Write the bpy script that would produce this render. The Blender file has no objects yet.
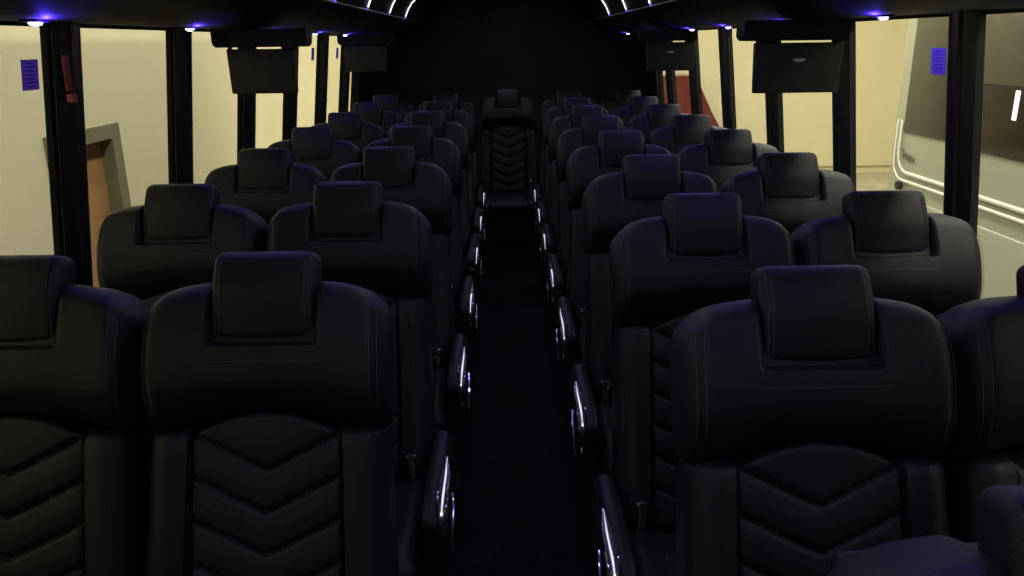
import bpy, math, random
from mathutils import Vector, Matrix
random.seed(7)
sc = bpy.context.scene
COL = sc.collection
PI = math.pi
XC = 0.033            # centre line of the coach

# ------------------------------------------------------------------ materials
def mat(name, col, rough=.5, metal=0., spec=.5, noise=None, bump=None, emit=None, coat=0.):
    m = bpy.data.materials.new(name); m.use_nodes = True
    nt = m.node_tree; b = nt.nodes['Principled BSDF']
    b.inputs['Base Color'].default_value = (*col, 1)
    b.inputs['Roughness'].default_value = rough
    b.inputs['Metallic'].default_value = metal
    b.inputs['Specular IOR Level'].default_value = spec
    b.inputs['Coat Weight'].default_value = coat
    tc = nt.nodes.new('ShaderNodeTexCoord')
    if noise:
        sca, amt = noise
        n = nt.nodes.new('ShaderNodeTexNoise'); n.inputs['Scale'].default_value = sca
        n.inputs['Detail'].default_value = 5
        nt.links.new(tc.outputs['Object'], n.inputs['Vector'])
        r = nt.nodes.new('ShaderNodeValToRGB')
        r.color_ramp.elements[0].position = .3; r.color_ramp.elements[1].position = .7
        r.color_ramp.elements[0].color = (*[c*(1-amt) for c in col], 1)
        r.color_ramp.elements[1].color = (*[min(1, c*(1+amt)) for c in col], 1)
        nt.links.new(n.outputs['Fac'], r.inputs['Fac'])
        nt.links.new(r.outputs['Color'], b.inputs['Base Color'])
    if bump:
        kind, sca, st = bump
        if kind == 'voronoi':
            n = nt.nodes.new('ShaderNodeTexVoronoi'); out = 'Distance'
        else:
            n = nt.nodes.new('ShaderNodeTexNoise'); n.inputs['Detail'].default_value = 4; out = 'Fac'
        n.inputs['Scale'].default_value = sca
        nt.links.new(tc.outputs['Object'], n.inputs['Vector'])
        bm_ = nt.nodes.new('ShaderNodeBump'); bm_.inputs['Strength'].default_value = st
        bm_.inputs['Distance'].default_value = .002
        nt.links.new(n.outputs[out], bm_.inputs['Height'])
        nt.links.new(bm_.outputs['Normal'], b.inputs['Normal'])
    if emit:
        b.inputs['Emission Color'].default_value = (*emit[0], 1)
        b.inputs['Emission Strength'].default_value = emit[1]
    return m

def glass_mat(name, tint, ior=1.25):
    m = bpy.data.materials.new(name); m.use_nodes = True
    nt = m.node_tree; nt.nodes.clear()
    o = nt.nodes.new('ShaderNodeOutputMaterial'); mx = nt.nodes.new('ShaderNodeMixShader')
    t = nt.nodes.new('ShaderNodeBsdfTransparent'); g = nt.nodes.new('ShaderNodeBsdfGlossy')
    lw = nt.nodes.new('ShaderNodeLayerWeight'); lw.inputs['Blend'].default_value = .5
    pw = nt.nodes.new('ShaderNodeMath'); pw.operation = 'POWER'; pw.inputs[1].default_value = 5
    nt.links.new(lw.outputs['Facing'], pw.inputs[0])
    f = nt.nodes.new('ShaderNodeMath'); f.operation = 'MULTIPLY_ADD'; f.inputs[1].default_value = .35; f.inputs[2].default_value = .02
    nt.links.new(pw.outputs[0], f.inputs[0])
    t.inputs['Color'].default_value = (*tint, 1); g.inputs['Roughness'].default_value = .02
    nt.links.new(f.outputs[0], mx.inputs[0]); nt.links.new(t.outputs[0], mx.inputs[1])
    nt.links.new(g.outputs[0], mx.inputs[2]); nt.links.new(mx.outputs[0], o.inputs[0])
    return m

M = dict(
    leather=mat('black leather', (.0110, .0120, .0170), .46, spec=.33, bump=('voronoi', 420, .25)),
    leather2=mat('black leather insert', (.0150, .0160, .0210), .48, spec=.33, bump=('voronoi', 420, .25)),
    stitch=mat('grey thread', (.075, .073, .085), .7),
    shell=mat('black plastic shell', (.008, .008, .0095), .5, spec=.3),
    chrome=mat('chrome', (.90, .88, .93), .14, 1.0),
    gloss=mat('glossy dark brown panel', (.030, .016, .012), .15, coat=.5),
    steel=mat('dark steel', (.05, .05, .055), .4, .8),
    carpet=mat('dark blue black carpet', (.010, .011, .016), .95, spec=.1, noise=(60, .35), bump=('noise', 300, .6)),
    lining=mat('black fabric lining', (.012, .012, .014), .8, spec=.25, noise=(8, .12)),
    rearfab=mat('charcoal fabric rear wall', (.030, .031, .034), .9, spec=.2, noise=(3, .2), bump=('noise', 200, .3)),
    rack=mat('satin black rack vinyl', (.0055, .0055, .008), .6, spec=.08),
    rail=mat('dull aluminium rail', (.45, .45, .50), .35, 1.0),
    pillar=mat('satin black pillar trim', (.014, .014, .018), .35, spec=.5),
    rubber=mat('black rubber', (.006, .006, .007), .7, spec=.2),
    monitor=mat('charcoal plastic', (.030, .031, .034), .5),
    latchlit=mat('latch in light', (.92, .92, .88), .32, 1.0),  # right latches: the light on them is put into the pale colour
    latchshade=mat('latch in shade', (.05, .05, .05), .4),  # left latches: same part, coloured dark for the shade
    led=mat('blue light lens', (.2, .2, .9), .3, emit=((.42, .34, 1.), 14.)),
    led2=mat('violet light lens', (.2, .1, .9), .3, emit=((.25, .12, 1.), .8)),
    strip=mat('white strip reflection', (.8, .8, .85), .3, emit=((.86, .86, 1.), 2.2)),  # emission imitates reflected ceiling light
    sticker=mat('blue lit sticker', (.14, .08, .95), .5, noise=(120, .15)),  # blue lamp light put into the colour of a white sticker
    stickerline=mat('dark blue lit print', (.07, .04, .62), .5),
    red=mat('dull red plastic', (.20, .02, .03), .5),
    redtag=mat('red tag', (.55, .10, .09), .5),
    cream=mat('cream painted wall', (.80, .74, .50), .85, spec=.2, noise=(1.1, .04), bump=('noise', 60, .2)),
    creamr=mat('warm cream wall', (.82, .76, .51), .85, spec=.2, noise=(1.1, .04)),
    seam=mat('tan seam', (.40, .33, .20), .8),
    concrete=mat('concrete', (.50, .46, .35), .8, noise=(2, .2), bump=('noise', 30, .3)),
    gceil=mat('garage ceiling', (.5, .48, .40), .9),
    doorwood=mat('brown door', (.46, .25, .10), .55, noise=(6, .15)),
    doorframe=mat('grey olive door frame', (.20, .19, .12), .5),
    knob=mat('brass', (.5, .38, .2), .3, 1.0),
    vanwhite=mat('white vehicle paint', (.40, .41, .29), .3, spec=.5, coat=.3),
    vanlow=mat('pale grey skirt', (.34, .35, .27), .4),
    vantrim=mat('polished white trim', (.96, .94, .78), .5),
    vanglass=mat('dark glass with garage reflection', (.060, .057, .038), .35, spec=.4),  # garage reflection put into the olive grey base
    vanreflect=mat('glass with dark reflection', (.008, .006, .006), .05, spec=.10),  # coach's dark reflection put into the glass colour
    script=mat('grey script lettering', (.18, .18, .14), .5),
    tyre=mat('tyre rubber', (.02, .02, .02), .8),
    truckred=mat('red cabinet paint', (.125, .014, .012), .35, coat=.3),
    lampreflect=mat('white lamp reflection', (.9, .9, .85), .4, emit=((.85, 1., .95), 1.2)),  # emission imitates a lamp mirrored in the van glass
    switch=mat('tan switch plate', (.30, .22, .13), .6),
    gfront=mat('dark grey block wall', (.10, .10, .11), .9),
    glass=glass_mat('window glass', (.96, .97, .95)),
)

# ------------------------------------------------------------------ mesh helper
class MB:
    def __init__(s): s.v = []; s.f = []
    def add(s, v, f):
        n = len(s.v); s.v += [tuple(p) for p in v]; s.f += [tuple(i+n for i in q) for q in f]; return s
    def rbox(s, c, h, r=.01, n=(1, 1, 1), fn=None, k=3):
        """rounded box centred c, half sizes h, edge radius r, n inner cells per axis"""
        ax = []
        for a in range(3):
            ha = h[a]; rr = min(r, ha*.999)
            e = [rr*(1-math.cos(i/k*PI/2)) for i in range(k)]      # 0..<rr
            # positions from the outside inwards
            lo = [-ha + x for x in e]
            inner = [-(ha-rr) + 2*(ha-rr)*i/n[a] for i in range(n[a]+1)]
            ax.append(lo + inner + [-x for x in reversed(lo)])
        N = [len(a)-1 for a in ax]; idx = {}; V = []; F = []
        def vid(i, j, l):
            key = (i, j, l)
            if key in idx: return idx[key]
            p = Vector((ax[0][i], ax[1][j], ax[2][l]))
            q = Vector([max(-(h[a]-min(r, h[a]*.999)), min(h[a]-min(r, h[a]*.999), p[a])) for a in range(3)])
            d = p-q
            if d.length > 1e-9:
                m = max(abs(d.x), abs(d.y), abs(d.z)); p = q + d.normalized()*min(r, m if False else r)
            if fn: p = fn(p)
            V.append((p[0]+c[0], p[1]+c[1], p[2]+c[2])); idx[key] = len(V)-1
            return idx[key]
        for i in range(N[0]):
            for j in range(N[1]):
                F.append((vid(i, j, 0), vid(i, j+1, 0), vid(i+1, j+1, 0), vid(i+1, j, 0)))
                F.append((vid(i, j, N[2]), vid(i+1, j, N[2]), vid(i+1, j+1, N[2]), vid(i, j+1, N[2])))
        for i in range(N[0]):
            for l in range(N[2]):
                F.append((vid(i, 0, l), vid(i+1, 0, l), vid(i+1, 0, l+1), vid(i, 0, l+1)))
                F.append((vid(i, N[1], l), vid(i, N[1], l+1), vid(i+1, N[1], l+1), vid(i+1, N[1], l)))
        for j in range(N[1]):
            for l in range(N[2]):
                F.append((vid(0, j, l), vid(0, j, l+1), vid(0, j+1, l+1), vid(0, j+1, l)))
                F.append((vid(N[0], j, l), vid(N[0], j+1, l), vid(N[0], j+1, l+1), vid(N[0], j, l+1)))
        return s.add(V, F)
    def box(s, lo, hi, r=.004):
        c = [(a+b)/2 for a, b in zip(lo, hi)]; h = [abs(b-a)/2 for a, b in zip(lo, hi)]
        return s.rbox(c, h, min(r, min(h)*.9), k=2)
    def prism(s, prof, y0, y1):
        """closed profile in (x,z) extruded along y"""
        n = len(prof)
        V = [(x, y0, z) for x, z in prof] + [(x, y1, z) for x, z in prof]
        F = [(i, (i+1) % n, n+(i+1) % n, n+i) for i in range(n)] + [tuple(range(n-1, -1, -1)), tuple(range(n, 2*n))]
        return s.add(V, F)
    def tube(s, pts, r, n=8):
        pts = [Vector(p) for p in pts]; rings = []
        for i, p in enumerate(pts):
            d = (pts[min(i+1, len(pts)-1)]-pts[max(i-1, 0)]).normalized()
            a = Vector((0, 0, 1)) if abs(d.z) < .9 else Vector((1, 0, 0))
            u = d.cross(a).normalized(); w = d.cross(u)
            rings.append([p+(u*math.cos(2*PI*k/n)+w*math.sin(2*PI*k/n))*r for k in range(n)])
        V = [q for g in rings for q in g]; F = []
        for i in range(len(pts)-1):
            for k in range(n):
                F.append((i*n+k, i*n+(k+1) % n, (i+1)*n+(k+1) % n, (i+1)*n+k))
        F += [tuple(range(n-1, -1, -1)), tuple(range((len(pts)-1)*n, len(pts)*n))]
        return s.add(V, F)
    def ribbon(s, pts, wx, th, tilt=0.):
        """flat band in the y-z plane, wx wide in x, th thick; pts = (x,y,z) centres"""
        pts = [Vector(p) for p in pts]; V = []; F = []
        for i, p in enumerate(pts):
            d = (pts[min(i+1, len(pts)-1)]-pts[max(i-1, 0)]).normalized()
            nrm = -Vector((1, 0, 0)).cross(d).normalized()
            w = wx(i/(len(pts)-1)) if callable(wx) else wx
            # rounded crown: 6-point section
            for a, b in ((-1, -1), (-1, .55), (-.6, .93), (0, 1), (.6, .93), (1, .55), (1, -1)):
                V.append(p + Vector((1, 0, 0))*(a*w/2) + nrm*(b*th/2 - tilt*a*w/2))
        m = 7
        for i in range(len(pts)-1):
            for k in range(m):
                F.append((i*m+k, i*m+(k+1) % m, (i+1)*m+(k+1) % m, (i+1)*m+k))
        F += [tuple(range(m-1, -1, -1)), tuple(range((len(pts)-1)*m, len(pts)*m))]
        return s.add(V, F)
    def cyl(s, c, r, h, axis='x', n=24, r2=None):
        r2 = r if r2 is None else r2; V = []
        for sg, rr in ((-1, r), (1, r2)):
            for k in range(n):
                a = 2*PI*k/n; u, w = rr*math.cos(a), rr*math.sin(a)
                o = {'x': (sg*h/2, u, w), 'y': (u, sg*h/2, w), 'z': (u, w, sg*h/2)}[axis]
                V.append((c[0]+o[0], c[1]+o[1], c[2]+o[2]))
        F = [(k, (k+1) % n, n+(k+1) % n, n+k) for k in range(n)] + [tuple(range(n-1, -1, -1)), tuple(range(n, 2*n))]
        return s.add(V, F)
    def map(s, fn): s.v = [tuple(fn(Vector(p))) for p in s.v]; return s
    def build(s, name, m, parent=None, smooth=True):
        me = bpy.data.meshes.new(name); me.from_pydata(s.v, [], s.f)
        import bmesh
        b = bmesh.new(); b.from_mesh(me); bmesh.ops.recalc_face_normals(b, faces=b.faces)
        b.to_mesh(me); b.free()
        me.materials.append(m)
        if smooth:
            me.shade_smooth()
            try: me.set_sharp_from_angle(angle=math.radians(38))
            except Exception: pass
        o = bpy.data.objects.new(name, me); COL.objects.link(o)
        if parent is not None: o.parent = parent
        return o

def tag(o, label=None, cat=None, group=None, kind=None):
    if label: o['label'] = label
    if cat: o['category'] = cat
    if group: o['group'] = group
    if kind: o['kind'] = kind
    return o
def empty(name, loc=(0, 0, 0)):
    o = bpy.data.objects.new(name, None); COL.objects.link(o); o.location = loc; o.empty_display_size = .1
    return o
def copy_tree(o, parent=None):
    c = o.copy(); COL.objects.link(c)
    if parent is not None: c.parent = parent
    for ch in list(o.children): copy_tree(ch, c)
    return c
def sm(a, b, x):
    t = max(0., min(1., (x-a)/(b-a))); return t*t*(3-2*t)

# ------------------------------------------------------------------ coach shell
def structure(name, mb, m, smooth=False, label=None):
    o = mb.build(name, m, None, smooth); o['kind'] = 'structure'
    if label: o['label'] = label
    return o
Y0, Y1 = -1.0, 7.95
PILLARS = [-.18, .675, 1.53, 2.385, 3.24, 4.095, 4.95, 5.805, 6.66]
WIN_END = 7.20
SILL, HEAD = .80, 1.762
def WX(z): return 1.245+.118*(HEAD-z)      # the side walls lean outwards going down
mb = MB(); mb.box((XC-1.49, Y0, -.10), (XC+1.49, Y1+.06, 0)); structure('floor', mb, M['carpet'])
mb = MB(); mb.box((XC-1.34, Y0, 2.06), (XC+1.34, Y1+.06, 2.16)); structure('ceiling', mb, M['lining'])
mb = MB(); mb.box((XC-1.49, Y1, 0), (XC+1.49, Y1+.06, 2.06)); structure('wall_rear', mb, M['rearfab'])
mb = MB(); mb.box((XC-1.49, Y0-.06, 0), (XC+1.49, Y0, 2.06)); structure('wall_front_blocker', mb, M['lining'])  # unseen solid wall added in place of the windshield, keeps garage light out
for sg, nm in ((-1, 'left'), (1, 'right')):
    mb = MB()
    def quad(pr, a, b): mb.prism([(XC+sg*x, z) for x, z in pr], a, b)
    quad([(WX(SILL)+.01, 0), (WX(SILL)+.07, 0), (WX(SILL)+.07, SILL), (WX(SILL)+.01, SILL)], Y0, Y1)
    quad([(1.255, HEAD), (1.315, HEAD), (1.315, 2.06), (1.255, 2.06)], Y0, Y1)
    quad([(WX(SILL)+.01, SILL), (WX(SILL)+.07, SILL), (WX(HEAD)+.07, HEAD), (WX(HEAD)+.01, HEAD)], WIN_END, Y1)
    structure('wall_'+nm, mb, M['lining'])
    # lower inner wall ledge under the windows
    mb = MB(); a, b = sorted((XC+sg*(WX(SILL)-.02), XC+sg*(WX(SILL)+.01))); mb.box((a, Y0, SILL-.05), (b, WIN_END, SILL+.01), .008)
    structure('trim_%d' % (1 if sg < 0 else 2), mb, M['pillar'], True)
k = 3
for sg in (-1, 1):
    for yc in PILLARS:
        mb = MB()
        pr = [(-.083, 1.290), (-.083, 1.27), (-.062, 1.252), (-.040, 1.246), (-.034, 1.236), (-.012, 1.232), (.012, 1.232),
              (.034, 1.236), (.040, 1.246), (.062, 1.252), (.083, 1.27), (.083, 1.290)]
        n = len(pr)
        V = [(XC+sg*(x+WX(SILL)-WX(HEAD)), yc+u*.75-(.02 if sg > 0 else 0), SILL) for u, x in pr] + [(XC+sg*x, yc+u*.75-(.02 if sg > 0 else 0), HEAD) for u, x in pr]
        F = [(i, (i+1) % n, n+(i+1) % n, n+i) for i in range(n)] + [tuple(range(n)), tuple(range(2*n-1, n-1, -1))]
        mb.add(V, F); structure('trim_%d' % k, mb, M['pillar'], True); k += 1
wn = 1
for sg in (-1, 1):
    edges = [Y0] + [v for p in PILLARS for v in (p-.062, p+.062)] + [WIN_END]
    for i in range(0, len(edges), 2):
        a, b = edges[i], edges[i+1]
        x = XC+sg*1.288
        mb = MB(); t = .010
        mb.box((x-.012, a, SILL), (x+.012, a+t, HEAD)); mb.box((x-.012, b-t, SILL), (x+.012, b, HEAD))
        mb.box((x-.012, a, SILL), (x+.012, b, SILL+t)); mb.box((x-.012, a, HEAD-.008), (x+.012, b, HEAD))
        lean = lambda q: Vector((q.x+sg*(WX(q.z)-1.245), q.y, q.z))
        mb.map(lean); w = structure('window_%d' % wn, mb, M['rubber'])
        g = MB(); g.box((x-.003, a+t*.5, SILL+t*.5), (x+.003, b-t*.5, HEAD-.004), .001)
        g.map(lean).build('window_glass', M['glass'], w, False); wn += 1

# ------------------------------------------------------------------ overhead racks
VIOLET = 2.5
def rack(sg):
    side = 'left' if sg < 0 else 'right'
    prof = [(1.254, 1.764), (1.05, 1.760), (.98, 1.770), (.86, 1.812), (.775, 1.848), (.752, 1.862), (.745, 1.875),
            (.738, 1.90), (.722, 1.935), (.695, 1.975), (.655, 2.015), (.60, 2.045), (.56, 2.058), (1.254, 2.058)]
    root = empty('luggage_rack', (XC+sg*1.0, 3.4, 1.76))
    inv = Matrix.Translation(-Vector(root.location))
    off = lambda m_: m_.map(lambda p: p-Vector(root.location))
    tag(root, 'long black overhead luggage rack running above the %s windows' % side, 'luggage rack', 'overhead luggage racks')
    mb = MB(); mb.prism([(XC+sg*x, z) for x, z in prof], Y0, Y1-.005); off(mb).build('rack_body', M['rack'], root)
    mb = MB(); mb.tube([(XC+sg*.747, Y0, 1.868), (XC+sg*.747, Y1-.02, 1.868)], .0045, 8)
    off(mb).build('edge_rail', M['rail'], root)
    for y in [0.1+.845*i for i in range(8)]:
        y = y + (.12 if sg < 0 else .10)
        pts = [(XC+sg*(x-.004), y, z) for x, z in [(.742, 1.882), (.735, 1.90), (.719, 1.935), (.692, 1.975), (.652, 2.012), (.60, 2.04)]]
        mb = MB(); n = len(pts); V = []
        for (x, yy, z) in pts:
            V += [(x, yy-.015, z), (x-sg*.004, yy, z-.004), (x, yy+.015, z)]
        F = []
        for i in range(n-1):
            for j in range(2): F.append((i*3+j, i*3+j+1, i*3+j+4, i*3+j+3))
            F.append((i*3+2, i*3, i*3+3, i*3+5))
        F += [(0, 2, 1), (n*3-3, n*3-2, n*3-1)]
        mb.add(V, F); off(mb).build('strip_reflection', M['strip'], root)  # glowing band stands in for ceiling light reflected on the rack face
        mb = MB(); mb.rbox((XC+sg*.742, y, 1.872), (.006, .008, .006), .004); off(mb).build('reading_spot', M['led2'], root)
        L = bpy.data.lights.new('violet_lamp', 'SPOT'); L.energy = VIOLET; L.color = (.30, .20, 1.); L.shadow_soft_size = .012; L.spot_size = math.radians(115); L.spot_blend = .6
        lo = bpy.data.objects.new('violet_lamp', L); COL.objects.link(lo); lo.parent = root
        lo.location = Vector((XC+sg*.725, y, 1.872))-Vector(root.location)
        lo.rotation_euler = Vector((-sg*.45, -.40, -.8)).to_track_quat('-Z', 'Y').to_euler()
    return root
rack(-1); rack(1)

# ------------------------------------------------------------------ blue lights
def blue_light(sg, y, label):
    root = empty('courtesy_light', (XC+sg*1.086, y, 1.760))
    tag(root, label, 'light', 'small blue lights under the racks')
    mb = MB(); mb.rbox((0, 0, -.002), (.020, .030, .004), .003); mb.build('bezel', M['shell'], root)
    mb = MB()
    def ell(p):
        d = Vector((p.x/.013, p.y/.020, p.z/.007)).normalized(); return Vector((d.x*.013, d.y*.020, d.z*.007))
    mb.rbox((0, 0, -.007), (.013, .020, .007), .002, (4, 4, 2), ell); mb.build('lens', M['led'], root)
    L = bpy.data.lights.new('blue_lamp', 'SPOT'); L.energy = BLUE; L.color = (.13, .07, 1.); L.shadow_soft_size = .012
    L.spot_size = math.radians(128); L.spot_blend = .6
    lo = bpy.data.objects.new('blue_lamp', L); COL.objects.link(lo); lo.parent = root; lo.location = (0, 0, -.022)
    lo.rotation_euler = Vector((-sg*.2, -.35, -1)).to_track_quat('-Z', 'Y').to_euler()
    G = bpy.data.lights.new('blue_spill', 'SPOT'); G.energy = 2.2; G.spot_size = math.radians(168); G.spot_blend = .3; G.color = (.06, .03, 1.); G.shadow_soft_size = .006
    go = bpy.data.objects.new('blue_spill', G); COL.objects.link(go); go.parent = root; go.location = (-sg*.030, 0, -.024); go.rotation_euler = (PI, 0, 0)
BLUE = .9
ordn = ['first', 'second', 'third', 'fourth', 'fifth', 'sixth', 'seventh', 'eighth']
for i, y in enumerate([1.91, 2.84, 3.78, 4.72, 5.61, 6.5]):
    blue_light(-1, y, 'small glowing blue light under the left rack, %s from the front' % ordn[i])
for i, y in enumerate([.80, 1.63, 2.47, 3.31, 4.16, 4.96, 5.8, 7.49]):
    blue_light(1, y, 'small glowing blue light under the right rack, %s from the front' % ordn[i])

# ------------------------------------------------------------------ flip-down monitors
def monitor(xa, xb, ma, mb_, y, latch, label, hinges=((-.98, -.86), (-.64, -.17), (.6, .98))):
    xc = (xa+xb)/2; w = (xb-xa)/2
    root = empty('overhead_monitor', (xc, y, 1.60)); tag(root, label, 'monitor', 'flip-down monitors under the racks')
    m = MB(); cx = (ma+mb_)/2-xc; hw = (mb_-ma)/2
    # moulded mount: wide at the rack, rounded step towards the panel
    prof = []
    for s_, seq in ((-1, [(1., .172), (1., .110), (.985, .100), (.95, .094), (.93, .090)]), (1, [(.93, .090), (.95, .094), (.985, .100), (1., .110), (1., .172)])):
        prof += [(cx+s_*hw*a, min(b, .160)) for a, b in seq]
    m.prism(prof, -.05, .05); m.build('monitor_mount', M['shell'], root)
    m = MB(); m.rbox((0, 0, -.005), (w, .012, .088), .006, fn=lambda p: Vector((p.x*(1+.02*p.z/.09), p.y, p.z)))
    m.build('screen_panel', M['monitor'], root)
    for ha, hb in hinges:
        m = MB(); m.rbox(((ha+hb)/2*w, 0, .087), ((hb-ha)/2*w, .007, .008), .003); m.build('hinge', M['shell'], root)
    m = MB()
    n = 14; V = []; 
    for yy in (-.0125, -.0185):
        V += [(.022*math.cos(PI+PI*i/n), yy, .028+.016*math.sin(PI+PI*i/n)*(.75)) for i in range(n+1)]
    N = n+1
    F = [tuple(range(N)), tuple(range(2*N-1, N-1, -1))]+[(i, i+1, N+i+1, N+i) for i in range(n)]+[(n, 0, N, N+n)]
    m.add(V, F)
    if xc > 0:  # right latches are turned to catch a highlight
        ca, sa = math.cos(-.31), math.sin(-.31)
        m.map(lambda q: Vector((q.x*ca-(q.y+.014)*sa, q.x*sa+(q.y+.014)*ca-.0205-.05*(q.z-.02), q.z)))
    m.build('pull_latch', latch, root, False)
monitor(-1.119, -.845, -1.163, -.784, 3.40, M['latchshade'], 'charcoal flip-down monitor under the left rack, the nearer of the two')
monitor(-1.113, -.828, -1.155, -.78, 5.90, M['latchshade'], 'charcoal flip-down monitor under the left rack, the farther of the two')
monitor(.906, 1.222, .850, 1.225, 3.00, M['latchlit'], 'charcoal flip-down monitor with light-catching crescent latch under the right rack, the nearer', ((-.98, -.41), (.8, .98)))
monitor(.913, 1.215, .86, 1.222, 5.30, M['latchlit'], 'charcoal flip-down monitor with light-catching latch under the right rack, the farther')

# ------------------------------------------------------------------ seats
TH = math.radians(20.5); YP, ZP = -.138, .46
def bk(p):   # (x, s, t) -> seat space
    x, s, t = p
    return Vector((x, YP + s*math.sin(TH) - t*math.cos(TH), ZP + s*math.cos(TH) + t*math.sin(TH)))
UF = .122
def upper_fn(c, h):
    def fn(p):
        x, s, t = p; S_ = s+c[1]; u = x/h[0]
        w = s/h[1]
        fr = sm(-.3, 1., t/h[2])                     # 1 at the front face
        # silhouette
        if w > 0:
            s2 = s - .040*abs(u)**5*w - .006*u*u*w; x2 = x*(1-.05*max(0, w)**4)
        else:
            s2 = s + (.052*(1-min(1, abs(u))**2.2))*(-w); x2 = x*(1-.012*w*w)
        # bulging front which tucks in at the bottom and at the sides
        t2 = t + fr*(.028*math.cos(w*PI/2*.95) - .022*sm(.35, 1., -w) + .004*sm(.5, .95, abs(u)) - .020*sm(.86, 1.02, abs(u)))
        # recess around the head rest
        rec = (1-sm(.104, .110, abs(x)))*sm(.664, .672, S_)
        t2 -= fr*.024*rec
        s2 -= .010*rec*max(0, w)
        # side seam
        t2 -= fr*.0035*math.exp(-((abs(u)-.90)/.012)**2)
        return Vector((x2, s2, t2))
    return fn
def lower_fn(c, h):
    def fn(p):
        x, s, t = p; u = abs(x)/h[0]; fr = sm(-.3, 1., t/h[2])
        t2 = t + fr*(-.034*(1-sm(.147, .151, abs(x))) + .016*math.exp(-((abs(x)-.195)/.035)**2) - .012*sm(.9, 1.02, u))
        t2 -= fr*.003*math.exp(-((abs(x)-.225)/.003)**2)
        x2 = x*(1-.04*s/h[1])
        return Vector((x2, s, t2))
    return fn
TIPS = [.417, .333, .250, .167, .083, 0.]
SLOPE = .48
def panel_t(x, S_):
    w = S_-SLOPE*abs(x); d = min(abs(w-tp) for tp in TIPS)
    t = -.011*math.exp(-(d/.0055)**2) + .004*min(1, d/.045)
    return t
def panel_fn(c, h):
    def fn(p):
        x, s, t = p; S_ = s+c[1]; fr = sm(-.3, 1., t/h[2])
        w = s/h[1]
        s2 = s - (.045*(abs(x)/h[0])**2.0*w if w > 0 else 0)
        return Vector((x, s2, t + fr*panel_t(x, s2+c[1])))
    return fn
def head_fn(h):
    def fn(p):
        x, s, t = p; fr = sm(-.3, 1., t/h[2])
        t2 = t + fr*(-.0035*math.exp(-((abs(x)-.088)/.0022)**2) + .006*math.cos(min(1, abs(x)/.1)*PI/2) - .014*sm(.0, 1.1, -s/h[1]) - .016*max(0, s/h[1]+.2)**2)
        x2 = x*(1-.015*s/h[1])
        return Vector((x2, s, t2))
    return fn
def dashes(path, ln=.0055, gap=.0032, r=.0007):
    """path: function u in 0..1 -> (x,s,t), length estimated"""
    N = 200; P = [Vector(path(i/N)) for i in range(N+1)]; L = [0]
    for i in range(N): L.append(L[-1]+(P[i+1]-P[i]).length)
    out = MB(); out.tube(P[::4], r*.8, 4)
    return out

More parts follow.
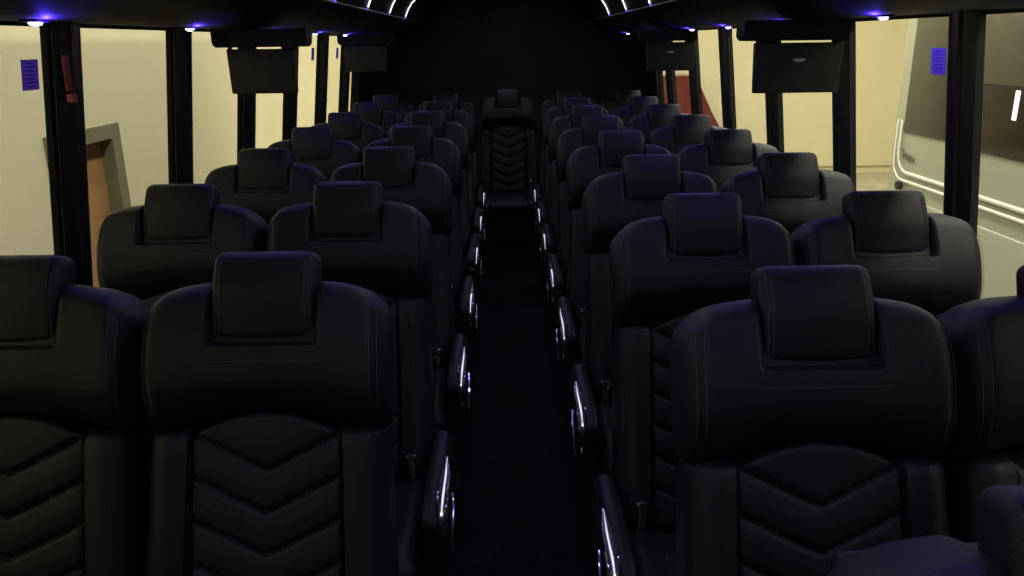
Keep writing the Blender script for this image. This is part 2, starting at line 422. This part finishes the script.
def make_seat(arm):
    root = empty('coach_seat')
    # back: lower bolsters
    c, h = (0, .235, .072), (.243, .262, .068)
    mb = MB(); mb.rbox(c, h, .026, (44, 12, 2), lower_fn(c, h)); mb.map(bk).build('backrest', M['leather'], root)
    # chevron insert
    c, h = (0, .245, .105), (.1485, .285, .030)
    mb = MB(); mb.rbox(c, h, .012, (36, 130, 1), panel_fn(c, h)); pan = mb.map(bk).build('backrest_insert', M['leather2'], root)
    mb = MB()
    for tp in TIPS[:5]:
        for off in (-.0075,):
            for sg in (-1, 1):
                q = dashes(lambda u, sg=sg: (sg*u*.140, tp+off+SLOPE*u*.140, .1352+panel_t(u*.14, tp+off+SLOPE*u*.14)))
                mb.add(q.v, q.f)
    mb.map(bk).build('stitching', M['stitch'], pan)
    # upper (shoulder) section
    c, h = (0, .635, .082), (.246, .158, .074)
    fn = upper_fn(c, h)
    mb = MB(); mb.rbox(c, h, .042, (64, 44, 2), fn, k=5); up = mb.map(bk).build('shoulder_cushion', M['leather'], root)
    for sg in (-1, 1):
        mb = MB()
        for dx in (.212, .2265):
            q = dashes(lambda u: Vector(c)+fn(Vector((sg*dx, -.105+.215*u, h[2])))+Vector((0, 0, .0006)))
            mb.add(q.v, q.f)
        mb.map(bk).build('stitching', M['stitch'], up)
    mb = MB(); q = dashes(lambda u: Vector(c)+fn(Vector((-.118+.236*u, -.004, h[2])))+Vector((0, 0, .0006))); mb.add(q.v, q.f)
    mb.map(bk).build('stitching', M['stitch'], up)
    # head rest
    c, h = (0, .760, .124), (.103, .090, .046)
    fh = head_fn(h)
    mb = MB(); mb.rbox(c, h, .021, (60, 16, 2), fh, k=4); hd = mb.map(bk).build('headrest', M['leather'], root)
    for sg in (-1, 1):
        mb = MB()
        for dx in (.0835, .0925):
            q = dashes(lambda u: Vector(c)+fh(Vector((sg*dx, -.074+.150*u, h[2])))+Vector((0, 0, .0005)))
            mb.add(q.v, q.f)
        mb.map(bk).build('stitching', M['stitch'], hd)
    # moulded back shell
    mb = MB(); mb.rbox((0, .385, -.012), (.222, .375, .016), .014, (6, 6, 1),
                       lambda p: Vector((p.x*(1-.10*sm(.5, 1, p.y/.375)), p.y, p.z-.012*(1-(p.x/.222)**2))))
    mb.map(bk).build('back_shell', M['shell'], root)
    # cushion
    def cf(p):
        x, y, z = p; fr = sm(-.3, 1., z/.06)
        g = -.008*(1-sm(.143, .150, abs(x))) - .006*math.exp(-((abs(x)-.147)/.004)**2)
        w = y - .5*abs(x); d = min(abs(w-q) for q in (-.2, -.1, 0., .1, .2))
        if abs(x) < .145: g -= .007*math.exp(-(d/.005)**2)
        return Vector((x, y, z+fr*(g+.012*math.exp(-((abs(x)-.2)/.03)**2)-.02*sm(.5, 1., -y/.25))))
    mb = MB(); mb.rbox((0, -.455, .405), (.238, .235, .062), .035, (40, 40, 2), cf); mb.build('seat_cushion', M['leather'], root)
    # base frame with feet
    mb = MB(); mb.box((-.21, -.65, .31), (.21, -.20, .345), .008); mb.box((-.20, -.63, .27), (.20, -.59, .31)); mb.box((-.20, -.25, .27), (.20, -.21, .31))
    mb.build('seat_frame', M['steel'], root)
    for sg in (-1, 1):
        mb = MB(); mb.prism([(sg*.155, .27), (sg*.185, .27), (sg*.185, 0.012), (sg*.155, .012)], -.57, -.49)
        mb.prism([(sg*.155, .27), (sg*.185, .27), (sg*.185, 0.012), (sg*.155, .012)], -.35, -.27)
        mb.box((sg*.17-.03, -.63, 0), (sg*.17+.03, -.21, .014)); mb.build('leg', M['steel'], root)
    # belt
    bx = (arm or 1)
    mb = MB(); mb.rbox((bx*.190, -.285, .515), (.012, .010, .034), .006); mb.rbox((bx*.190, -.292, .555), (.014, .009, .007), .003)
    mb.map(lambda p: p); bu = mb.build('belt_buckle', M['chrome'], root)
    # (a web strap runs down beside the cushion)
    mb = MB(); mb.box((bx*.190-.012, -.290, .455), (bx*.190+.012, -.286, .487), .0015); mb.build('belt_strap', M['shell'], bu)
    if arm:
        s = arm
        mb = MB()
        mb.rbox((s*.272, -.40, .558), (.024, .225, .028), .022, (4, 12, 2),
                lambda p: Vector((p.x*(1+.10*math.cos(p.y/.245*1.2)), p.y, p.z-.035*sm(.55, 1., -p.y/.245))), k=4)
        ar = mb.build('armrest', M['leather'], root)
        mb = MB(); path = [(s*.300, -.375-.013*i, .594) for i in range(14)]
        for i in range(1, 15):
            a = i/14*PI*.5; path.append((s*.300, -.544-.075*math.sin(a), .594-.11*(1-math.cos(a))))
        mb.ribbon(path, lambda u: .012+.016*sm(0, .3, u)-.006*sm(.8, 1, u), .009, .085*s)
        mb.build('chrome_trim', M['chrome'], ar)
        mb = MB()
        n = 20; pr = []
        for (y, z) in [(-.575, .535), (-.605, .48), (-.605, .40), (-.60, .33), (-.50, .27), (-.20, .25), (-.10, .28), (-.06, .38), (-.08, .50), (-.15, .545)]:
            pr.append((y, z))
        V = [(s*.252, y, z) for y, z in pr]+[(s*.300, y, z) for y, z in pr]+[(s*.308, -.36+(y+.36)*.92, .40+(z-.40)*.9) for y, z in pr]; m_ = len(pr)
        F = [tuple(range(m_-1, -1, -1)), tuple(range(2*m_, 3*m_))]
        for r_ in (0, 1):
            F += [(r_*m_+i, r_*m_+(i+1) % m_, (r_+1)*m_+(i+1) % m_, (r_+1)*m_+i) for i in range(m_)]
        mb.add(V, F); sp = mb.build('side_panel', M['gloss'], root)
        mb = MB(); mb.tube([(s*.315, -.44, .52), (s*.322, -.50, .515), (s*.322, -.56, .49), (s*.322, -.59, .44), (s*.315, -.58, .40)], .0045, 8)
        mb.build('recline_lever', M['chrome'], sp)
    return root

rowsL = [1.526, 2.365, 3.20, 4.035, 4.90, 5.75]
rowsR = [.60, 1.365, 2.095, 2.866, 3.665, 4.43, 5.21, 5.97]
REAR = 6.86
proto = {1: make_seat(1), -1: make_seat(-1), 0: make_seat(0)}
used = set()
def seat(kind, x, y, label):
    if kind in used: o = copy_tree(proto[kind])
    else: o = proto[kind]; used.add(kind)
    o.location = (x, y, 0)
    tag(o, label, 'seat', 'black leather coach seats')
for i, y in enumerate(rowsL):
    seat(1, XC-(.513, .506, .497, .497, .497, .497)[i], y, 'black leather aisle seat left of the aisle, %s row of the left side' % ordn[i])
    seat(0, XC-(1.018, 1.006, .992, .992, .992, .992)[i], y, 'black leather window seat by the left windows, %s row of the left side' % ordn[i])
for i, y in enumerate(rowsR):
    if i == 0:
        seat(-1, XC+.515, y, 'nearest black seat, its blue-lit shoulder and headrest cut off at bottom right')
    else:
        seat(-1, XC+(.523 if i == 1 else .497), y, 'black leather aisle seat right of the aisle, %s full row of the right side' % ordn[i-1])
        seat(0, XC+(1.024 if i == 1 else .992), y, 'black leather window seat by the right windows, %s full row of the right side' % ordn[i-1])
seat(0, XC, 7.11, 'black leather middle seat of the rear row, facing straight down the aisle')
seat(1, XC-.497, 6.62, 'black leather seat of the rear row, just left of its middle seat')
seat(0, XC-.988, 6.62, 'black leather seat of the rear row, at the left wall')
seat(-1, XC+.497, 6.72, 'black leather seat of the rear row, just right of its middle seat')
seat(0, XC+.988, 6.72, 'black leather seat of the rear row, at the right wall')

# ------------------------------------------------------------------ stickers and release handles
def translucent(name, col):
    m = bpy.data.materials.new(name); m.use_nodes = True; nt = m.node_tree; nt.nodes.clear()
    o = nt.nodes.new('ShaderNodeOutputMaterial'); mx = nt.nodes.new('ShaderNodeMixShader'); mx.inputs[0].default_value = .75
    d_ = nt.nodes.new('ShaderNodeBsdfDiffuse'); t = nt.nodes.new('ShaderNodeBsdfTranslucent')
    n = nt.nodes.new('ShaderNodeTexNoise'); n.inputs['Scale'].default_value = 150
    r = nt.nodes.new('ShaderNodeValToRGB'); r.color_ramp.elements[0].color = (*[c*.8 for c in col], 1); r.color_ramp.elements[1].color = (*col, 1)
    nt.links.new(n.outputs[0], r.inputs[0])
    for q in (d_, t): nt.links.new(r.outputs[0], q.inputs['Color'])
    nt.links.new(d_.outputs[0], mx.inputs[1]); nt.links.new(t.outputs[0], mx.inputs[2]); nt.links.new(mx.outputs[0], o.inputs[0])
    return m
M['sticker'] = translucent('blue lit film', (.34, .24, 1.)); M['stickerline'] = translucent('darker blue lit print', (.20, .13, .8))  # stickers are white; the blue light on them is painted into the film
def sticker(x, y, z, w, h, label):
    root = empty('window_sticker', (x+(1 if x > 0 else -1)*(WX(z)-1.245), y, z)); root.rotation_euler = (0, (1 if x < 0 else -1)*math.atan(.118), 0); tag(root, label, 'sticker', 'blue-lit stickers on the windows')
    m = MB(); m.rbox((0, 0, 0), (.0012, w/2, h/2), .001); m.v = [v for v in m.v]
    m.build('sticker_sheet', M['sticker'], root)
    m = MB(); s_ = -1 if x > 0 else 1
    for i in range(7):
        zz = h*.38-i*h*.125; ww = w*(.36 if i % 3 else .30)
        m.box((s_*.0012, -ww, zz-h*.018), (s_*.0018, ww*(1 if i % 2 else .7), zz+h*.018), .0002)
    m.build('print_lines', M['stickerline'], root, False)
XLg, XRg = XC-1.2825, XC+1.2825
sticker(XLg, 2.225, 1.630, .078, .080, 'blue-lit sticker on the nearest left window, beside the wide pillar')
sticker(XLg, 5.55, 1.635, .075, .080, 'blue-lit sticker on a left window, just past the nearer monitor')
sticker(XLg, 6.37, 1.630, .075, .078, 'blue-lit sticker on the left window under the farthest left blue light')
sticker(XRg, 2.53, 1.625, .085, .080, 'blue-lit sticker on the right window, against the widest right pillar')
hnd = empty('emergency_handle', (XC-1.243-.118*.162, 2.334, 1.60)); tag(hnd, 'dim red emergency handle on the nearest wide left pillar', 'handle')
m = MB(); m.rbox((.006, 0, .03), (.008, .010, .050), .005); m.build('handle_strip', M['red'], hnd)
m = MB(); m.rbox((.008, 0, -.038), (.009, .013, .012), .004); m.build('pull_tag', M['redtag'], hnd)

# ------------------------------------------------------------------ garage around the coach
GF = -.95
mb = MB(); mb.box((-2.75, -6, GF-.1), (9.2, 16.3, GF)); structure('floor_garage', mb, M['concrete'])
mb = MB(); mb.box((-2.75, -6, 4.6), (9.2, 16.3, 4.7)); structure('ceiling_garage', mb, M['gceil'])
mb = MB(); mb.box((-2.75, -6, GF), (-2.6, 4.58, 4.6), .0004); mb.box((-2.75, 5.48, GF), (-2.6, 16.2, 4.6), .0004); mb.box((-2.75, 4.58, 1.20), (-2.6, 5.48, 4.6), .0004)
structure('wall_garage_left', mb, M['cream'])
mb = MB(); mb.box((9.0, -6, GF), (9.15, 16.3, 4.6)); structure('wall_garage_right', mb, M['creamr'])
mb = MB(); mb.box((-2.6, 16.18, -.83), (9.0, 16.2, -.80)); structure('trim_30', mb, M['seam'])
mb = MB(); mb.box((-2.75, 16.2, GF), (9.0, 16.3, 4.6)); structure('wall_garage_rear', mb, M['creamr'])
mb = MB(); mb.box((-2.75, -6.15, GF), (9.0, -6, 4.6)); structure('wall_garage_front', mb, M['gfront'])
# door in the left garage wall
d = MB()
d.box((-2.75, 4.58, GF), (-2.585, 4.66, 1.12)); d.box((-2.75, 5.36, GF), (-2.585, 5.48, 1.12)); d.box((-2.75, 4.58, 1.12), (-2.585, 5.48, 1.215))
dd = structure('door_1', d, M['doorframe'])
m = MB(); m.box((-2.72, 4.66, GF+.01), (-2.67, 5.36, 1.12)); m.build('door_leaf', M['doorwood'], dd, False)
m = MB(); m.cyl((-2.64, 4.74, .05), .028, .05, 'x'); m.build('door_handle', M['knob'], dd)
sw = MB(); sw.rbox((-2.59, 4.20, 1.56), (.01, .035, .03), .005); tag(sw.build('light_switch', M['switch']), 'small tan switch box on the cream wall outside the nearest left window', 'switch')

# white coach van parked outside the right windows
van = empty('white_van', (4.0, 2.5, GF)); tag(van, 'white van parked outside the right windows with dark glass', 'van')
vo = Vector(van.location)
def vb(m_): return m_.map(lambda p: p-vo)
mb = MB()
def vanshape(p):   # gentle tumblehome
    z = p.z; return Vector((p.x*(1-.03*sm(.2, 1., z/1.35)), p.y, p.z))
mb.rbox((4.0, 2.45, .85), (1.0, 3.87, 1.35), .16, (4, 10, 10), k=6); vb(mb).build('van_body', M['vanwhite'], van)
mb = MB(); mb.box((2.985, -1.3, -.5), (3.02, 6.1, .546), .01); vb(mb).build('side_skirt', M['vanlow'], van)
mb = MB(); mb.box((2.988, 5.25, 1.015), (3.01, 6.05, 1.95), .012); vb(mb).build('side_glass', M['vanglass'], van)
mb = MB(); mb.box((2.988, 2.2, 1.41), (3.01, 5.22, 1.95), .004); vb(mb).build('side_glass', M['vanglass'], van)
mb = MB(); mb.box((2.988, 2.2, 1.0), (3.01, 5.22, 1.405), .004); vb(mb).build('side_glass', M['vanreflect'], van)  # lower half of one pane, split off to carry the dark reflection
mb = MB(); mb.box((2.988, -1.0, 1.0), (3.01, 2.12, 1.95), .01); vb(mb).build('side_glass', M['vanglass'], van)
def trim(z, yr, r):
    pts = [(2.99, -1.2, z), (2.99, 2.5, z)]
    for i in range(0, 9):
        a = i/8*PI/2; pts.append((2.99, yr-.16+.16*math.sin(a), z+.16*(1-math.cos(a))))
    pts.append((2.99, yr, 1.10 if r > .008 else .95)); m_ = MB(); m_.tube(pts, r, 8); m_.map(lambda q: Vector((2.986+(q.x-2.99)*.35, q.y, q.z)))
    return vb(m_).build('side_moulding', M['vantrim'], van)
trim(.724, 6.075, .015); trim(.664, 6.135, .012)
mb = MB(); mb.cyl((2.985, 6.0, .62), .032, .03, 'x'); vb(mb).build('round_lamp', M['tyre'], van)
mb = MB(); pts = []
for i in range(60):
    u = i/59; pts.append((2.992, 6.03-.19*u, .85+.022*math.sin(u*26)-.02*u+.03*math.exp(-(u/.12)**2)))
mb.tube(pts, .005, 5); vb(mb).build('script_lettering', M['script'], van)
mb = MB(); mb.box((2.983, 4.72, 1.22), (2.990, 4.76, 1.39), .003); vb(mb).build('lamp_reflection', M['lampreflect'], van)  # glowing strip stands for a tube lamp's reflection in the glass
for y in (5.2, .2):
    mb = MB(); mb.cyl((3.10, y, GF+.36), .36, .22, 'x', 32); w = vb(mb).build('wheel', M['tyre'], van)
    mb = MB(); mb.cyl((2.985, y, GF+.36), .2, .02, 'x', 24); vb(mb).build('hub_cap', M['steel'], w)
    mb = MB(); mb.cyl((4.90, y, GF+.36), .36, .22, 'x', 32); vb(mb).build('wheel', M['tyre'], van)

# tall red cabinet far behind on the right
tr = empty('red_cabinet', (3.2, 15.4, GF)); tag(tr, 'tall red cabinet with a sloping side far outside the right windows', 'cabinet')
to = Vector(tr.location)
pr = [(2.72, GF), (4.2, GF), (4.04, .05), (3.82, .42), (3.50, 1.06), (2.72, 1.06)]
mb = MB(); mb.prism(pr, 15.0, 15.9); mb.map(lambda p: p-to).build('cabinet_body', M['truckred'], tr, False)
mb = MB(); mb.box((2.80, 14.985, -.8), (3.30, 15.0, .93), .005); mb.map(lambda p: p-to).build('cabinet_door', M['truckred'], tr)
mb = MB(); mb.rbox((3.02, 14.975, .70), (.03, .02, .04), .01); mb.map(lambda p: p-to).build('cabinet_handle', M['vantrim'], tr)
cab = empty('storage_cabinet', (2.50, 15.3, GF)); tag(cab, 'cream cabinet standing beside the tall red cabinet far outside', 'cabinet')
mb = MB(); mb.box((-.13, -.3, 0), (.13, .3, 1.50), .02); mb.build('cabinet_body', M['creamr'], cab)
mb = MB(); mb.box((-.11, -.312, .1), (.11, -.298, 1.40), .005); mb.build('cabinet_door', M['seam'], cab)

# ------------------------------------------------------------------ lights
def area(name, loc, sx, sy, power, col, rot):
    L = bpy.data.lights.new(name, 'AREA'); L.shape = 'RECTANGLE'; L.size = sx; L.size_y = sy; L.energy = power; L.color = col
    o = bpy.data.objects.new(name, L); COL.objects.link(o); o.location = loc; o.rotation_euler = rot; return o
WARM = (1., .96, .84)
area('ceiling_lamp_left', (-1.9, 6, 4.5), .5, 18, 40, WARM, (0, 0, 0))
area('left_wall_fill', (-.3, 6, 4.5), .4, 18, 470, WARM, (0, 0, 0))  # unseen lamp added above the coach to brighten the left garage wall
area('ceiling_lamp_right', (2.2, 6, 3.3), .4, 18, 400, WARM, (0, 0, 0))
area('ceiling_lamp_far_right', (6.0, 6, 4.5), .5, 18, 270, WARM, (0, 0, 0))
area('ceiling_lamp_rear', (4.5, 12.5, 4.5), 6, .5, 80, WARM, (0, 0, 0))
area('front_fill', (XC, -.35, 2.05), .5, .5, 3.3, (.84, .82, 1.), (math.radians(25), 0, 0))  # unseen fill added behind the camera to light the seat fronts
area('aisle_ceiling_lamp', (XC, 3.4, 2.055), .22, 8.4, 8.5, (.84, .84, 1.), (0, 0, 0))
w = bpy.data.worlds.new('World'); sc.world = w; w.use_nodes = True
w.node_tree.nodes['Background'].inputs[0].default_value = (.5, .5, .6, 1)
w.node_tree.nodes['Background'].inputs[1].default_value = .01

# ------------------------------------------------------------------ camera
p, yw, ro = .2991, .0069, -.013
R0 = Vector((math.cos(yw), -math.sin(yw), 0)); F_ = Vector((math.sin(yw)*math.cos(p), math.cos(yw)*math.cos(p), -math.sin(p)))
U0 = R0.cross(F_); s_, c_ = math.sin(ro), math.cos(ro)
R_ = c_*R0 + s_*U0; U_ = -s_*R0 + c_*U0
cd = bpy.data.cameras.new('Camera'); cam = bpy.data.objects.new('Camera', cd); COL.objects.link(cam)
cd.sensor_width = 36; cd.lens = 36*800/1024; cd.clip_start = .05; cd.clip_end = 100
mx = Matrix((R_, U_, -F_)).transposed().to_4x4(); mx.translation = Vector((0, 0, 1.70)); cam.matrix_world = mx
sc.camera = cam
vs = sc.view_settings; vs.view_transform = 'Standard'; vs.look = 'None'; vs.exposure = 0; vs.gamma = 1
vs.use_curve_mapping = False
